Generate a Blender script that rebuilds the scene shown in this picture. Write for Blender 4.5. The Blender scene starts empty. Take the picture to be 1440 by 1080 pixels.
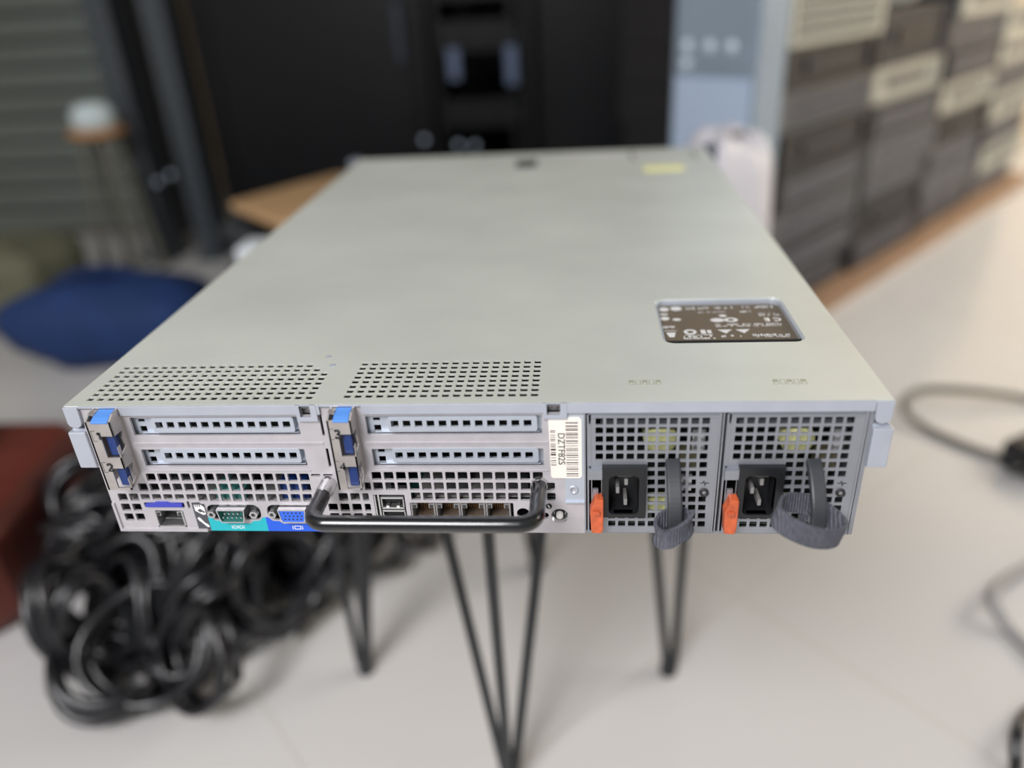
import bpy, math, random
from mathutils import Vector, Matrix
random.seed(7)
S = bpy.context.scene
COL = S.collection
R_ = math.radians
mm = 0.001
# ------------------------------------------------------------------ camera
CP = Vector((0.065, -0.3495, 0.1948)); YAW, PIT, ROL, FPX = -0.1025, 0.4823, -0.0579, 1075.0
_f = Vector((math.sin(YAW)*math.cos(PIT), math.cos(YAW)*math.cos(PIT), -math.sin(PIT)))
_r = Vector((math.cos(YAW), -math.sin(YAW), 0)); _u = _r.cross(_f)
_c, _s = math.cos(ROL), math.sin(ROL)
_r, _u = _c*_r+_s*_u, -_s*_r+_c*_u
cam = bpy.data.cameras.new('camera'); co = bpy.data.objects.new('camera', cam); COL.objects.link(co)
m = Matrix((( _r.x, _u.x, -_f.x, CP.x), (_r.y, _u.y, -_f.y, CP.y), (_r.z, _u.z, -_f.z, CP.z), (0, 0, 0, 1)))
co.matrix_world = m
cam.sensor_width = 36; cam.lens = FPX/1440*36; cam.clip_start = .01; cam.clip_end = 60
cam.dof.use_dof = True; cam.dof.focus_distance = .435; cam.dof.aperture_fstop = 2.0
S.camera = co
def ray(px, py): return _f + _r*((px-720)/FPX) + _u*((540-py)/FPX)
def ony(px, py, y=0.0):
    d = ray(px, py); return CP + d*((y-CP.y)/d.y)
def onz(px, py, z=0.0):
    d = ray(px, py); return CP + d*((z-CP.z)/d.z)
# ------------------------------------------------------------------ materials
MATS = {}
def mat(name, col, rough=.5, metal=0., var=0., vscale=30., bump=0., bscale=200., stretch=(1, 1, 1), coat=0., spec=.5, trans=0., emit=0., col2=None, sharp=None):
    if name in MATS: return MATS[name]
    M_ = bpy.data.materials.new(name); M_.use_nodes = True; nt = M_.node_tree
    b = nt.nodes['Principled BSDF']
    def lin(c): return tuple(((x/12.92) if x <= .04045 else ((x+.055)/1.055)**2.4) for x in c)
    c = lin([v/255 for v in col])
    b.inputs['Base Color'].default_value = (*c, 1); b.inputs['Roughness'].default_value = rough
    b.inputs['Metallic'].default_value = metal; b.inputs['Specular IOR Level'].default_value = spec
    b.inputs['Coat Weight'].default_value = coat; b.inputs['Coat Roughness'].default_value = .08
    b.inputs['Transmission Weight'].default_value = trans
    if emit:
        b.inputs['Emission Color'].default_value = (*c, 1); b.inputs['Emission Strength'].default_value = emit
    if var or bump:
        tc = nt.nodes.new('ShaderNodeTexCoord'); mp = nt.nodes.new('ShaderNodeMapping'); mp.inputs['Scale'].default_value = stretch
        nt.links.new(tc.outputs['Object'], mp.inputs['Vector'])
    if var:
        n = nt.nodes.new('ShaderNodeTexNoise'); n.inputs['Scale'].default_value = vscale; n.inputs['Detail'].default_value = 6
        nt.links.new(mp.outputs['Vector'], n.inputs['Vector'])
        rp = nt.nodes.new('ShaderNodeValToRGB')
        lo, hi = sharp or (.3, .7)
        rp.color_ramp.elements[0].position = lo; rp.color_ramp.elements[1].position = hi
        c2 = lin([v/255 for v in col2]) if col2 else tuple(x*(1-var) for x in c)
        rp.color_ramp.elements[0].color = (*c2, 1); rp.color_ramp.elements[1].color = (*[min(1, x*(1+var*.4)) for x in c], 1)
        nt.links.new(n.outputs['Fac'], rp.inputs['Fac']); nt.links.new(rp.outputs['Color'], b.inputs['Base Color'])
    if bump:
        n2 = nt.nodes.new('ShaderNodeTexNoise'); n2.inputs['Scale'].default_value = bscale; n2.inputs['Detail'].default_value = 3
        nt.links.new(mp.outputs['Vector'], n2.inputs['Vector'])
        bp = nt.nodes.new('ShaderNodeBump'); bp.inputs['Strength'].default_value = bump; bp.inputs['Distance'].default_value = .0004
        nt.links.new(n2.outputs['Fac'], bp.inputs['Height']); nt.links.new(bp.outputs['Normal'], b.inputs['Normal'])
    MATS[name] = M_; return M_
lid_steel = mat('lid_steel', (227, 231, 223), .38, .45, .11, 7, .25, 120, (1, 1.3, 1))
lip_steel = mat('lip_steel', (188, 193, 204), .42, .45, .06, 60, .1, 300)
panel_steel = mat('panel_steel', (194, 190, 194), .48, .35, .08, 120, .15, 400)
filler_steel = mat('filler_steel', (190, 197, 208), .38, .45, .05, 80)
psu_steel = mat('psu_steel', (158, 161, 168), .40, .6, .06, 80)
ledge_steel = mat('ledge_steel', (150, 148, 146), .5, .5)
clip_steel = mat('clip_steel', (196, 190, 186), .42, .75, .12, 90, .2, 300)
inside = mat('inside_dark', (20, 20, 22), .8)  # near-black; shade behind the openings is put into this colour
darkgrey = mat('dark_grey', (48, 49, 52), .6)
blackp = mat('black_plastic', (26, 27, 30), .38, 0, 0, 1, .2, 500)
handle_black = mat('handle_black', (16, 17, 19), .24, 0, 0, 1, 0, 1, coat=.6)
chrome = mat('bright_metal', (205, 205, 206), .25, .9)
gold = mat('contact_gold', (160, 126, 86), .4, .6)
bluep = mat('blue_plastic', (84, 138, 214), .4)
darkblue = mat('dark_blue', (24, 52, 112), .35)
sdblue = mat('card_blue', (58, 66, 176), .4)
tealp = mat('teal_print', (26, 176, 186), .5)
bluepr = mat('blue_print', (32, 92, 216), .5)
tealc = mat('teal_plastic', (62, 128, 122), .45, .2)
vgab = mat('vga_blue', (48, 104, 226), .45)
stick = mat('sticker_grey', (74, 76, 82), .6)
white = mat('white_print', (240, 238, 236), .6)
cream = mat('label_cream', (242, 234, 224), .6)
ink = mat('ink_dark', (60, 46, 52), .6)
inkb = mat('ink_black', (38, 38, 42), .6)
orange = mat('orange_latch', (204, 96, 56), .35, 0, .35, 160, .1, 300)
velcro = mat('velcro_grey', (92, 94, 104), .95, 0, .45, 700, .9, 900, (3, .4, .4))
_nt = velcro.node_tree; _w = _nt.nodes.new('ShaderNodeTexWave'); _w.wave_type = 'BANDS'; _w.bands_direction = 'X'; _w.inputs['Scale'].default_value = 210
_tc = _nt.nodes.new('ShaderNodeTexCoord'); _nt.links.new(_tc.outputs['Object'], _w.inputs['Vector'])
_b = _nt.nodes.new('ShaderNodeBump'); _b.inputs['Strength'].default_value = 1; _b.inputs['Distance'].default_value = .0006
_nt.links.new(_w.outputs['Fac'], _b.inputs['Height']); _nt.links.new(_b.outputs['Normal'], _nt.nodes['Principled BSDF'].inputs['Normal'])
handle_psu = mat('psu_handle_black', (56, 58, 62), .42, 0, .2, 80)
brownlab = mat('label_brown', (96, 86, 72), .55)
yellowc = mat('pale_yellow', (224, 224, 160), .5)
pcb = mat('board_green', (28, 66, 52), .5)
rubber = mat('cable_black', (20, 21, 26), .30, 0, .2, 20, spec=.7)
legblack = mat('leg_black', (30, 33, 38), .45)
# ------------------------------------------------------------------ mesh builder
class MB:
    def __init__(s): s.v = []; s.f = []; s.mi = []; s.sm = []
    def face(s, pts, mi=0, smooth=False):
        b = len(s.v); s.v += [tuple(p) for p in pts]; s.f.append(tuple(range(b, b+len(pts)))); s.mi.append(mi); s.sm.append(smooth)
    def idx(s, vs, fs, mi=0, smooth=False):
        b = len(s.v); s.v += [tuple(p) for p in vs]
        for f in fs: s.f.append(tuple(b+i for i in f)); s.mi.append(mi); s.sm.append(smooth)
    def box(s, x0, x1, y0, y1, z0, z1, mi=0, rot=None):
        if x0 > x1: x0, x1 = x1, x0
        if y0 > y1: y0, y1 = y1, y0
        if z0 > z1: z0, z1 = z1, z0
        v = [(x, y, z) for x in (x0, x1) for y in (y0, y1) for z in (z0, z1)]
        if rot:
            cx, cy, cz = (x0+x1)/2, (y0+y1)/2, (z0+z1)/2
            v = [tuple(rot @ Vector((a-cx, b-cy, c-cz)) + Vector((cx, cy, cz))) for a, b, c in v]
        s.idx(v, [(0, 1, 3, 2), (4, 6, 7, 5), (0, 4, 5, 1), (2, 3, 7, 6), (0, 2, 6, 4), (1, 5, 7, 3)], mi)
    def prism(s, poly, plane, a, b, mi=0, smooth=False):
        """poly in 2D, plane 'xz' (depth y) / 'xy' (depth z) / 'yz' (depth x)"""
        def P(p, d): return {'xz': (p[0], d, p[1]), 'xy': (p[0], p[1], d), 'yz': (d, p[0], p[1])}[plane]
        n = len(poly); v = [P(p, a) for p in poly]+[P(p, b) for p in poly]
        s.idx(v, [tuple(range(n)), tuple(range(2*n-1, n-1, -1))]+[(i, i+n, (i+1) % n+n, (i+1) % n) for i in range(n)], mi, smooth)
    def tube(s, pts, r, n=10, closed=False, mi=0, caps=True):
        pts = [Vector(p) for p in pts]; N = len(pts)
        rr = r if isinstance(r, (list, tuple)) else [r]*N
        T = []
        for i in range(N):
            a = pts[i-1] if (i > 0 or closed) else pts[i]; b = pts[(i+1) % N] if (i < N-1 or closed) else pts[i]
            T.append((b-a).normalized())
        up = Vector((0, 0, 1)) if abs(T[0].z) < .9 else Vector((1, 0, 0))
        nrm = (up - T[0]*up.dot(T[0])).normalized(); vs = []
        for i in range(N):
            nrm = (nrm - T[i]*nrm.dot(T[i])).normalized(); bi = T[i].cross(nrm)
            for k in range(n):
                a = 2*math.pi*k/n; vs.append(pts[i]+(nrm*math.cos(a)+bi*math.sin(a))*rr[i])
        fs = []
        for i in range(N if closed else N-1):
            j = (i+1) % N
            for k in range(n): fs.append((i*n+k, i*n+(k+1) % n, j*n+(k+1) % n, j*n+k))
        s.idx(vs, fs, mi, True)
        if caps and not closed:
            s.face([vs[k] for k in range(n-1, -1, -1)], mi); s.face([vs[(N-1)*n+k] for k in range(n)], mi)
    def cyl(s, p0, p1, r, n=24, mi=0): s.tube([p0, p1], r, n, mi=mi)
    def lathe(s, c, prof, axis='z', n=24, mi=0, sx=1, sy=1, smooth=True):
        """prof: list of (radius, height)"""
        vs = []
        for (r, h) in prof:
            for k in range(n):
                a = 2*math.pi*k/n; u, w = r*math.cos(a)*sx, r*math.sin(a)*sy
                vs.append({'z': (c[0]+u, c[1]+w, c[2]+h), 'y': (c[0]+u, c[1]+h, c[2]+w), 'x': (c[0]+h, c[1]+u, c[2]+w)}[axis])
        fs = [(i*n+k, i*n+(k+1) % n, (i+1)*n+(k+1) % n, (i+1)*n+k) for i in range(len(prof)-1) for k in range(n)]
        s.idx(vs, fs, mi, smooth)
    def ribbon(s, pts, wdir, w, t, closed=False, mi=0):
        """strap: path pts, width direction(s) wdir, width w, thickness t"""
        pts = [Vector(p) for p in pts]; N = len(pts); vs = []
        for i in range(N):
            a = pts[i-1] if (i > 0 or closed) else pts[i]; b = pts[(i+1) % N] if (i < N-1 or closed) else pts[i]
            T = (b-a).normalized(); W = Vector(wdir[i] if isinstance(wdir, list) else wdir).normalized()
            W = (W-T*W.dot(T)).normalized(); Nn = T.cross(W)
            for (u, v) in ((-1, -1), (1, -1), (1, 1), (-1, 1)): vs.append(pts[i]+W*(w/2*u)+Nn*(t/2*v))
        fs = []
        for i in range(N if closed else N-1):
            j = (i+1) % N
            for k in range(4):
                kk = (k+1) % 4; fs.append((i*4+k, i*4+kk, j*4+kk, j*4+k))
        if not closed: fs += [(3, 2, 1, 0), (N*4-4, N*4-3, N*4-2, N*4-1)]
        s.idx(vs, fs, mi)
    def plate(s, x0, x1, z0, z1, d0, d1, holes, plane='xz', mi=0, cr=0., corner=None):
        """sheet with real rectangular holes; holes (a0,a1,b0,b1[,radius]); d0 the outer face"""
        holes = [h for h in holes if h[1] > x0 and h[0] < x1 and h[3] > z0 and h[2] < z1]
        q = lambda t: round(t, 7)
        xs = sorted({q(x0), q(x1)} | {q(min(max(v, x0), x1)) for h in holes for v in h[:2]})
        zs = sorted({q(z0), q(z1)} | {q(min(max(v, z0), z1)) for h in holes for v in h[2:4]})
        nx, nz = len(xs)-1, len(zs)-1
        solid = [[True]*nz for _ in range(nx)]
        for h in holes:
            for i in range(nx):
                cx = (xs[i]+xs[i+1])/2
                if h[0] < cx < h[1]:
                    for j in range(nz):
                        if h[2] < (zs[j]+zs[j+1])/2 < h[3]: solid[i][j] = False
        def P(a, b, d): return (a, d, b) if plane == 'xz' else (a, b, d)
        vid = {}; vs = []
        def V(i, j, k):
            key = (i, j, k)
            if key not in vid: vid[key] = len(vs); vs.append(P(xs[i], zs[j], (d0, d1)[k]))
            return vid[key]
        fs = []
        for i in range(nx):
            for j in range(nz):
                if not solid[i][j]: continue
                fs.append((V(i, j, 0), V(i+1, j, 0), V(i+1, j+1, 0), V(i, j+1, 0)))
                fs.append((V(i, j, 1), V(i, j+1, 1), V(i+1, j+1, 1), V(i+1, j, 1)))
                for (di, dj, e) in ((-1, 0, ((0, 0), (0, 1))), (1, 0, ((1, 0), (1, 1))), (0, -1, ((0, 0), (1, 0))), (0, 1, ((0, 1), (1, 1)))):
                    a, b = i+di, j+dj
                    if a < 0 or b < 0 or a >= nx or b >= nz or not solid[a][b]:
                        (p, q_), (r, t) = e; fs.append((V(i+p, j+q_, 0), V(i+r, j+t, 0), V(i+r, j+t, 1), V(i+p, j+q_, 1)))
        s.idx(vs, fs, mi)
        for h in holes:
            r = h[4] if len(h) > 4 else cr
            if r <= 0: continue
            for (cx, cz, sx, sz) in ((h[0], h[2], 1, 1), (h[1], h[2], -1, 1), (h[0], h[3], 1, -1), (h[1], h[3], -1, -1)):
                n = 2 if r < .0015 else 6
                arc = [(cx+sx*r*(1-math.sin(math.pi/2*k/n)), cz+sz*r*(1-math.cos(math.pi/2*k/n))) for k in range(n+1)]
                s.prism([(cx, cz)]+arc, plane, d0, d1, mi)
    def build(s, name, mats, parent=None, bevel=0, loc=None, rot=None, subsurf=0, label=None, fixn=True):
        me = bpy.data.meshes.new(name)
        if loc is not None:
            L = Vector(loc); s.v = [tuple(Vector(p)-L) for p in s.v]
        me.from_pydata(s.v, [], s.f)
        for mm_ in (mats if isinstance(mats, (list, tuple)) else [mats]): me.materials.append(mm_)
        me.polygons.foreach_set('material_index', s.mi); me.polygons.foreach_set('use_smooth', s.sm)
        me.update()
        if fixn:
            import bmesh
            bm = bmesh.new(); bm.from_mesh(me); bmesh.ops.recalc_face_normals(bm, faces=bm.faces); bm.to_mesh(me); bm.free()
        o = bpy.data.objects.new(name, me); COL.objects.link(o)
        if loc is not None: o.location = loc
        if rot is not None: o.rotation_euler = rot
        if parent is not None: o.parent = parent
        if bevel:
            b = o.modifiers.new('bevel', 'BEVEL'); b.width = bevel; b.segments = 2; b.limit_method = 'ANGLE'; b.angle_limit = R_(40)
        if label: o['label'] = label
        return o
def tag(o, label, cat=None, group=None, kind=None):
    o['label'] = label
    if cat: o['category'] = cat
    if group: o['group'] = group
    if kind: o['kind'] = kind
    return o
def empty(name, loc=(0, 0, 0), rz=0):
    o = bpy.data.objects.new(name, None); COL.objects.link(o); o.location = loc; o.rotation_euler = (0, 0, rz); o.empty_display_size = .05; return o
def struct(o): o['kind'] = 'structure'; return o
def kids(o): return [c for c in bpy.data.objects if c.parent == o]
KID = {}
def copy_tree(o, parent=None):
    if o.name not in KID: KID[o.name] = kids(o)
    c = o.copy(); COL.objects.link(c)
    if parent is not None: c.parent = parent
    for ch in KID[o.name]: copy_tree(ch, c)
    return c
def text(name, body, size, mtl, parent, loc, rot=(R_(90), 0, 0), bold=.0, depth=.0001, align='CENTER'):
    cu = bpy.data.curves.new(name, 'FONT'); cu.body = body; cu.size = size; cu.extrude = depth; cu.offset = bold
    cu.align_x = align; cu.align_y = 'CENTER'
    t = bpy.data.objects.new('tmp', cu); COL.objects.link(t)
    bpy.context.view_layer.update()
    me = bpy.data.meshes.new_from_object(t.evaluated_get(bpy.context.evaluated_depsgraph_get()))
    bpy.data.objects.remove(t); me.name = name
    me.materials.clear(); me.materials.append(mtl)
    o = bpy.data.objects.new(name, me); COL.objects.link(o); o.location = loc; o.rotation_euler = rot
    if parent is not None: o.parent = parent
    return o
# ================================================================== THE SERVER
srv = empty('rack_server', (0, 0, 0))
tag(srv, 'large silver rack server seen from its rear, resting on the hairpin-leg table', 'server')
# --- lid
hv = []
for i in range(22):
    for j in range(8):
        if (j == 6 and i > 20) or (j == 7 and i > 19): continue
        x = (-210.0+6.02*i)*mm; y = (7.6+5.62*j)*mm; hv.append((x-.0020, x+.0020, y-.0020, y+.0021))
for i in range(18):
    for j in range(8):
        x = (-62.4+6.02*i)*mm; y = (8.6+5.65*j)*mm; hv.append((x-.0020, x+.0020, y-.0020, y+.0021))
LD = .658
holes = hv+[(.1143, .1973, .0705, .1416, .007), (-.012, .014, .575, .622, .004)]
b = MB()
b.plate(-.2215, .2215, -.0005, LD, 0, -.0011, holes, 'xy', cr=.0006)
for sx in (-1, 1):                                         # side skirts
    b.box(sx*.2215, sx*.2203, -.0005, LD, -.013, -.0002)
lid = b.build('top_cover', lid_steel, srv, bevel=.00035)
b = MB()                                                   # folded rear lip
segs = [(-.1895, -.0867, -.0060), (-.0809, -.0757, -.0060), (-.0530, .0467, -.0060), (.0537, .2127, -.0062)]
for (a, c, z) in segs: b.box(a, c, -.0016, -.0005, z, .0)
b.box(-.2127, -.1895, -.0016, -.0005, -.0012, .0); b.box(-.0757, -.0530, -.0016, -.0005, -.0012, 0)
for (a, c, zz) in ((-.0867, -.0809, -.0075), (.0467, .0537, -.0070)):   # notch tabs
    b.plate(a-.0022, c+.0036, zz-.0026, 0, -.0019, -.0005, [(a, c, zz, -.0005)], 'xz')
for sx in (-1, 1):                                         # ears at the two corners
    b.prism([(sx*.2215, -.0004), (sx*.2215, -.0105), (sx*.2205, -.0125), (sx*.2165, -.0135), (sx*.2140, -.0120), (sx*.2132, -.0095), (sx*.2128, -.0004)], 'xz', -.0019, .010)
b.build('rear_lip', lip_steel, lid, bevel=.0003)
for (a, c, zz) in ((-.0867, -.0809, -.0075), (.0467, .0537, -.0070)):
    b = MB(); b.box(a, c, .0035, .006, zz, -.001); b.lathe(((a+c)/2+.0008, .002, zz/2), [(0, 0), (.0018, 0), (.0022, .0015)], 'y', 16); b.build('lid_hook', ledge_steel, lid)
b = MB()                                                   # recessed latch window bezel and label
b.plate(.1143-.0015, .1973+.0015, .0705-.0015, .1416+.0015, -.0011, -.0045, [(.1158, .1958, .0715, .1400, .006)], 'xy')
b.build('label_frame', filler_steel, lid)
b = MB(); b.box(.1145, .1971, .0707, .1414, -.0052, -.0040)
lab = b.build('information_label', brownlab, lid, label='brown printed information label sunk in the cover')
b = MB(); rnd = random.Random(3); zt = -.00395
def dash_row(x0, x1, y, h, dens=.75):
    x = x0
    while x < x1:
        w = rnd.uniform(.0005, .0016)
        if rnd.random() < dens:
            k = rnd.random()
            b.box(x, min(x+w, x1), y-h/2*(1 if k < .7 else .4), y+h/2*(1 if k > .3 else .4), zt, zt+.00006)
        x += w+rnd.uniform(.0003, .0007)
for (x0, x1, y, h) in ((.135, .15, .134, .0030), (.152, .166, .134, .003), (.172, .192, .1345, .0035), (.142, .160, .127, .0012), (.166, .176, .127, .0025),
                       (.150, .192, .1062, .0020), (.150, .192, .1035, .0016), (.128, .147, .0885, .0028), (.128, .147, .0858, .0020), (.128, .147, .0908, .0012),
                       (.151, .163, .0885, .0032), (.170, .192, .0895, .0030), (.170, .192, .0866, .0014), (.133, .141, .0795, .0016), (.144, .154, .0795, .0030), (.144, .15, .076, .0020),
                       (.168, .174, .078, .0020), (.176, .188, .0775, .0026), (.117, .125, .1035, .0036), (.180, .1935, .1235, .0012), (.180, .1935, .1205, .0022)):
    dash_row(x0, x1, y, h)
def disc(x, y, rx, ry, inner=0):
    n = 20
    for k in range(n):
        a, c = 2*math.pi*k/n, 2*math.pi*(k+1)/n
        o = [(x+rx*math.cos(t), y+ry*math.sin(t)) for t in (a, c)]; i_ = [(x+rx*inner*math.cos(t), y+ry*inner*math.sin(t)) for t in (c, a)]
        b.face([(p[0], p[1], zt+.00006) for p in o+i_])
disc(.1205, .133, .0032, .0034); disc(.1285, .134, .0038, .0036); disc(.1195, .1175, .003, .003); disc(.1195, .1245, .003, .0015); disc(.127, .1155, .0028, .002)
disc(.1525, .1135, .0045, .0032); disc(.1610, .1135, .0045, .0036, .45); disc(.157, .1205, .0025, .002)
disc(.1225, .0745, .0042, .0030, .75); disc(.1315, .0752, .0045, .0034, .6)
disc(.133, .0955, .004, .004, .5)
for (x, y) in ((.1545, .0955), (.1655, .0955)):
    b.face([(x-.0045, y+.0028, zt+.00006), (x, y-.0032, zt+.00006), (x+.0045, y+.0028, zt+.00006)][::-1])
b.box(.117, .125, .0975, .0982, zt, zt+.00006); b.prism([(.118, .095), (.124, .095), (.1225, .088), (.1195, .088)], 'xy', zt, zt+.00006)
b.box(.1395, .1425, .0925, .0985, zt, zt+.00006); b.box(.1435, .146, .093, .098, zt, zt+.00006)
b.build('label_print', mat('print_grey', (206, 206, 206), .6), lab, fixn=False)
text('approval_mark', 'C E', .0072, white, lab, (.1872, .1135, zt), (0, 0, math.pi), .0001, .00004)
b = MB()                                                   # far end details
b.box(-.012, .014, .577, .620, -.004, -.0028); b.box(-.007, .009, .590, .612, -.003, .0012)
b.build('cover_latch', blackp, lid, bevel=.0008)
b = MB(); b.plate(.127, .206, .590, .640, 0, .0004, [(.131, .202, .594, .636)], 'xy'); b.build('pressed_panel', ledge_steel, lid)
b = MB(); b.box(.138, .183, .528, .556, 0, .0003); b.build('yellow_sticker', yellowc, lid, label='small pale yellow sticker')
b = MB()
for (x, y) in ((-.0876, .0585), (-.0816, .0468)): b.lathe((x, y, -.0001), [(.0022, 0), (.0014, .0004), (.0006, .0006), (0, .0006)], 'z', 14)
b.build('rivet', lip_steel, lid)
b = MB()                                                   # pressed-in marks by the rear edge
for (x, y) in ((.0985, .0207), (.1745, .0199)):
    for k in range(5):
        xx = x-.008+k*.0036; b.plate(xx, xx+.0028, y-.0028, y+.0028, 0, .00012, [(xx+.0004, xx+.0024, y-.0024, y+.0024 if k % 2 else y)], 'xy')
b.build('pressed_mark', mat('pressed', (176, 176, 158), .5, .4), lid)
# front bezel ears at far end
b = MB()
for sx in (-1, 1): b.box(sx*.2215, sx*.2385, LD-.004, LD+.018, -.0864, .0005); 
b.box(-.2215, .2215, LD, LD+.006, -.0864, -.002)
b.build('front_ear', mat('ear_grey', (96, 100, 110), .5, .4), srv, bevel=.001)
# --- chassis body
b = MB()
for sx in (-1, 1): b.box(sx*.2135, sx*.2124, .002, LD, -.0864, -.0012)
b.box(-.2135, .2135, .0015, LD, -.0864, -.0853)
b.box(-.2124, .2124, .075, .077, -.0853, -.0012, 1); b.box(-.2124, .2124, .002, .075, -.0853, -.0845, 1); b.box(.0655, .0668, .002, .075, -.0845, -.0012, 1)
b.build('chassis', [panel_steel, inside], srv)
b = MB()                                                   # things glimpsed through the holes
b.box(-.205, -.05, .004, .060, -.0665, -.0655, 1); b.box(-.030, .064, .004, .060, -.0640, -.0632, 1)
b.box(-.21, .064, .010, .070, -.0440, -.0432, 4); b.box(-.21, .064, .012, .070, -.0245, -.0240, 4)  # last material is near-black, painting in the dark below the vents
for x in (-.178, -.142, -.11, -.06, -.015, .02): b.box(x, x+.014, .010, .024, -.0655, -.055, 0)
b.box(-.15, -.132, .004, .020, -.0655, -.0585, 2); b.box(-.11, -.094, .004, .020, -.0655, -.0535, 3)
b.box(-.20, .06, .020, .070, -.079, -.078, 2)
b.build('inner_board', [darkgrey, ledge_steel, tealc, darkblue, inside], srv)
# --- rail brackets at the sides
for sx in (-1, 1):
    b = MB(); b.box(sx*.2137, sx*.2240, -.0015, .030, -.0405, -.0165); b.box(sx*.2137, sx*.2225, .001, .30, -.0420, -.0150)
    b.build('rail_bracket', lip_steel, srv, bevel=.0008)
# --- rear panel (one perforated sheet)
H = []
h2 = .00275
def hole(x, z, hx=h2, hz=.00268): H.append((x*mm-hx, x*mm+hx, z*mm-hz, z*mm+hz))
for i in range(14): hole(-184.2+7.05*i, -47.9)
for x in (-85.7, -78.6): H.append((x*mm-h2, x*mm+h2, -.0472, -.0455))
for i in range(15): hole(-191.0+7.02*i, -54.9)
for i in range(17):
    if 2 <= i <= 6: H.append(((-205.6+7.02*i)*mm-h2, (-205.6+7.02*i)*mm+h2, -.0637, -.0598))
    else: hole(-205.6+7.02*i, -62.1)
for x in (-205.8, -198.8): hole(x, -69.4); hole(x, -76.6)
for x in (-72.0, -65.0): hole(x, -61.4)
hole(-58.8, -61.4, .0018)
for x in (-79.1, -72.2, -65.0): hole(x, -68.8); hole(x, -75.6)
hole(-58.6, -68.8, .0018); hole(-58.6, -75.6, .0018)
for i in range(14): hole(-50.6+7.0*i, -46.8)
for i in range(14): hole(-50.6+7.0*i-(7 if i == -1 else 0), -53.8)
hole(-56.6, -53.9, .0018)
H.append((.0449, .0497, -.0562, -.0512)); H.append((.0451, .0499, -.0632, -.0582))
for i in range(10): hole(-29.6+6.95*i, -60.8)
H.append((-.0867, -.0809, -.0074, -.0024)); H.append((.0467, .0537, -.0069, -.0024))
slotL, slotR = (-.1857, -.0894), (-.0518, .0438)
for (a, c) in (slotL, slotR):
    H.append((a, c, -.0197, -.0078)); H.append((a+.0008, c+.0002, -.0404, -.0288))
H.append((-.1938, -.1690, -.0693, -.0658)); H.append((-.1672, -.1657, -.0700, -.0648))
H.append((-.1890, -.1712, -.0836, -.0716))
H.append((-.1562, -.1235, -.0780, -.0672, .0045)); H.append((-.1195, -.0865, -.0780, -.0672, .0045))
H.append((-.0545, -.0362, -.0815, -.0597)); H.append((-.0338, .0258, -.0815, -.0652))
H.append((-.0772, -.0757, -.0202, -.0060)); H.append((-.0770, -.0755, -.0407, -.0283))
H.append((.0276, .0348, -.0760, -.0688, .0035)); H.append((.0412, .0458, -.0763, -.0717, .0022)); H.append((.0470, .0568, -.0792, -.0692, .0048))
b = MB()
b.plate(-.2135, .0660, -.0862, -.0022, 0, .0016, H, 'xz', cr=.0006)
for (a, c) in (slotL, slotR):
    b.box(a-.002, c+.012 if a < -.1 else c+.003, -.0006, 0, -.0250, -.0242); b.box(a-.002, c+.012 if a < -.1 else c+.003, -.0004, 0, -.0262, -.0257)
b.box(-.2135, -.1585, -.0012, 0, -.0864, -.0846); b.box(-.2135, -.2120, -.0010, 0, -.0846, -.0660)
b.box(.0256, .0658, -.0006, 0, -.0850, -.0644)      if False else None
b.box(-.0515, .0460, -.0004, 0, -.0434, -.0426); b.box(-.1860, -.0880, -.0004, 0, -.0434, -.0426)
rear = b.build('rear_panel', panel_steel, srv)
b = MB(); b.box(.0480, .0552, .0030, .0040, -.078, -.0704); b.lathe((.0519, .0035, -.0742), [(.0050, -.0035), (.0030, 0)], 'y', 24); b.lathe((.0519, .0, -.0740), [(.0020, .003), (.0020, -.0004), (.0016, -.0010), (0, -.0010)], 'y', 20, 1); b.lathe((.0519, .0, -.0740), [(.0030, .0030), (.0030, .0018), (.0021, .0018)], 'y', 20, 2)
b.build('identification_button', [chrome, white, inkb], rear)
b = MB(); b.lathe((.0459, -.0002, -.0673), [(0, 0), (.0018, 0), (.0018, .0003)], 'y', 20); ic = b.build('information_icon', inkb, rear)
text('icon_letter', 'i', .0032, white, ic, (.0459, -.00025, -.0673), (R_(90), R_(-20), 0), .00012, .00005)
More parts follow.
